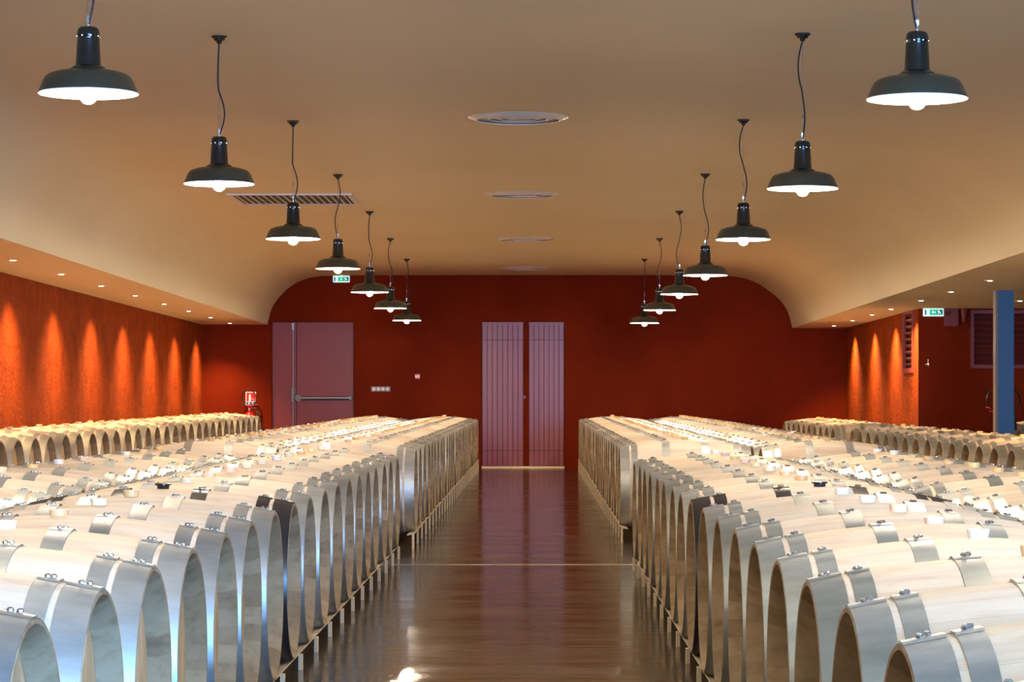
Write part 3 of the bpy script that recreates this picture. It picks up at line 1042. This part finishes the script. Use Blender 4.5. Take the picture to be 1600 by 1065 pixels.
# fire extinguishers
def extinguisher(x, y, z, label, loop=0.1, toward=-1):
    root = thing('fire_extinguisher', label, 'fire extinguisher', (x, y, z))
    bm = N()
    lathe(bm, [(0.05, 0), (0.072, 0.004), (0.075, 0.03), (0.075, 0.40), (0.068, 0.44), (0.045, 0.468), (0.022, 0.478), (0.018, 0.50)], 'Z', 32, cap0=True, cap1=True)
    ob('cylinder', bm, M['signal_red'], root, smooth=True)
    bm = N()
    lathe(bm, [(0.022, 0.495), (0.026, 0.50), (0.026, 0.535), (0.018, 0.54)], 'Z', 16, cap0=True, cap1=True)
    lathe(bm, [(0.016, -0.035), (0.016, -0.022)], 'Y', 14, (0.005, 0, 0.52), cap0=True, cap1=True)
    ob('valve', bm, M['steel'], root, smooth=True)
    bm = N()
    ha, hb = (-0.02, 0.13) if toward > 0 else (-0.17, 0.02)
    box(bm, ha, hb, -0.012, 0.012, 0.0, 0.012, 0, Matrix.Translation((0, 0, 0.560)) @ Matrix.Rotation(-0.12 * toward, 4, 'Y'))
    box(bm, ha * .8, hb * .8, -0.012, 0.012, 0.0, 0.008, 0, Matrix.Translation((0, 0, 0.535)) @ Matrix.Rotation(0.05, 4, 'Y'))
    ob('handle', bm, M['signal_red'], root)
    bm = N()
    pts = [(0.0, -0.03, 0.53)]
    for k in range(25):
        a = PI * 1.12 - k / 24 * PI * 1.5
        pts.append((0.0 + loop * math.cos(a) , -0.04, 0.66 + 0.145 * math.sin(a)))
    pts += [(0.118, -0.04, 0.53), (0.118, -0.04, 0.47)]
    pts[0] = (-0.045, -0.04, 0.545)
    tube(bm, pts, 0.0085, 8)
    tube(bm, [(-0.055, -0.035, 0.545), (-0.01, -0.02, 0.52)], 0.0085, 8)
    ob('hose', bm, M['black'], root, smooth=True)
    bm = N(); lathe(bm, [(0.011, 0.0), (0.013, -0.03), (0.026, -0.15), (0.020, -0.15)], 'Z', 16, (0.118, -0.04, 0.50), cap0=True, cap1=True)
    ob('nozzle', bm, M['black'], root, smooth=True)
    bm = N(); box(bm, -0.03, 0.03, 0.074, 0.10, 0.30, 0.34)
    ob('bracket', bm, M['black'], root)
    return root
x, z = px(390.5, 694, WALL_Y)
extinguisher(x, WALL_Y - 0.10, z, 'red fire extinguisher with looped black hose below its sign, left of flush door', 0.105, 1)
x0, z1 = px(384, 612, WALL_Y); x1, z0 = px(400, 632.5, WALL_Y)
root = thing('safety_sign', 'small red, white and blue fire extinguisher notice on the back wall', 'sign', ((x0 + x1) / 2, WALL_Y, (z0 + z1) / 2))
w, h = (x1 - x0) / 2, (z1 - z0) / 2
bm = N(); box(bm, -w, w, -0.004, 0, -h, h); ob('plate', bm, M['sign_white'], root)
bm = N(); box(bm, -w + .012, w - .012, -0.006, -0.004, -h + .055, h - .012); ob('red_field', bm, M['signal_red'], root)
bm = N()
poly(bm, [(-0.030, -0.05), (0.002, -0.05), (0.002, 0.04), (-0.006, 0.055), (-0.006, 0.066), (-0.022, 0.066), (-0.022, 0.055), (-0.030, 0.04)], -0.008, -0.006)
poly(bm, [(0.010, 0.0), (0.03, 0.0), (0.04, -0.02), (0.04, -0.04), (0.034, -0.04), (0.034, -0.018), (0.026, -0.008), (0.010, -0.008)], -0.008, -0.006)
ob('pictogram', bm, M['sign_white'], root)
bm = N(); box(bm, -w + .008, w - .008, -0.006, -0.004, -h + .008, -h + .046); ob('blue_strip', bm, M['sign_blue'], root)
bm = N()
for k in (-1, 1):
    box(bm, k * 0.026 - 0.010, k * 0.026 + 0.010, -0.008, -0.006, -h + .014, -h + .040)
ob('strip_marks', bm, M['sign_white'], root)

# ------------------------------------------------------------------ blue steel column
CY = 26.7
xc0 = px(1553.5, 0, CY)[0]; xc1 = px(1582, 0, CY)[0]; xf0 = px(1558, 0, CY)[0]
zt = zc(SOF_R, CY)
root = thing('steel_column', 'blue painted steel column rising behind the right barrels', 'column', ((xf0 + xc1) / 2, CY, 0))
xm = (xf0 + xc1) / 2; hw = (xc1 - xf0) / 2
bm = N()
box(bm, -hw, hw, -0.080, -0.070, 0, zt)
box(bm, -hw, hw, 0.070, 0.080, 0, zt)
box(bm, -0.004, 0.004, -0.070, 0.070, 0, zt)
ob('flanges', bm, M['blue_paint'], root)
bm = N(); box(bm, -hw - 0.028, -hw - 0.001, -0.075, 0.075, 0, zt)
ob('side_cladding', bm, M['brown_paint'], root)
bm = N(); box(bm, -0.13, 0.13, -0.12, 0.12, 0, 0.015); ob('base_plate', bm, M['blue_paint'], root)
e = extinguisher(xm + 0.03, CY + 0.30, px(0, 640, CY)[1] - 0.56, 'red fire extinguisher with black hose hung behind the blue column', 0.17, -1)
bm = N(); box(bm, -0.03, 0.03, -0.215, -0.074, 0.30, 0.34); ob('bracket', bm, M['black'], e)
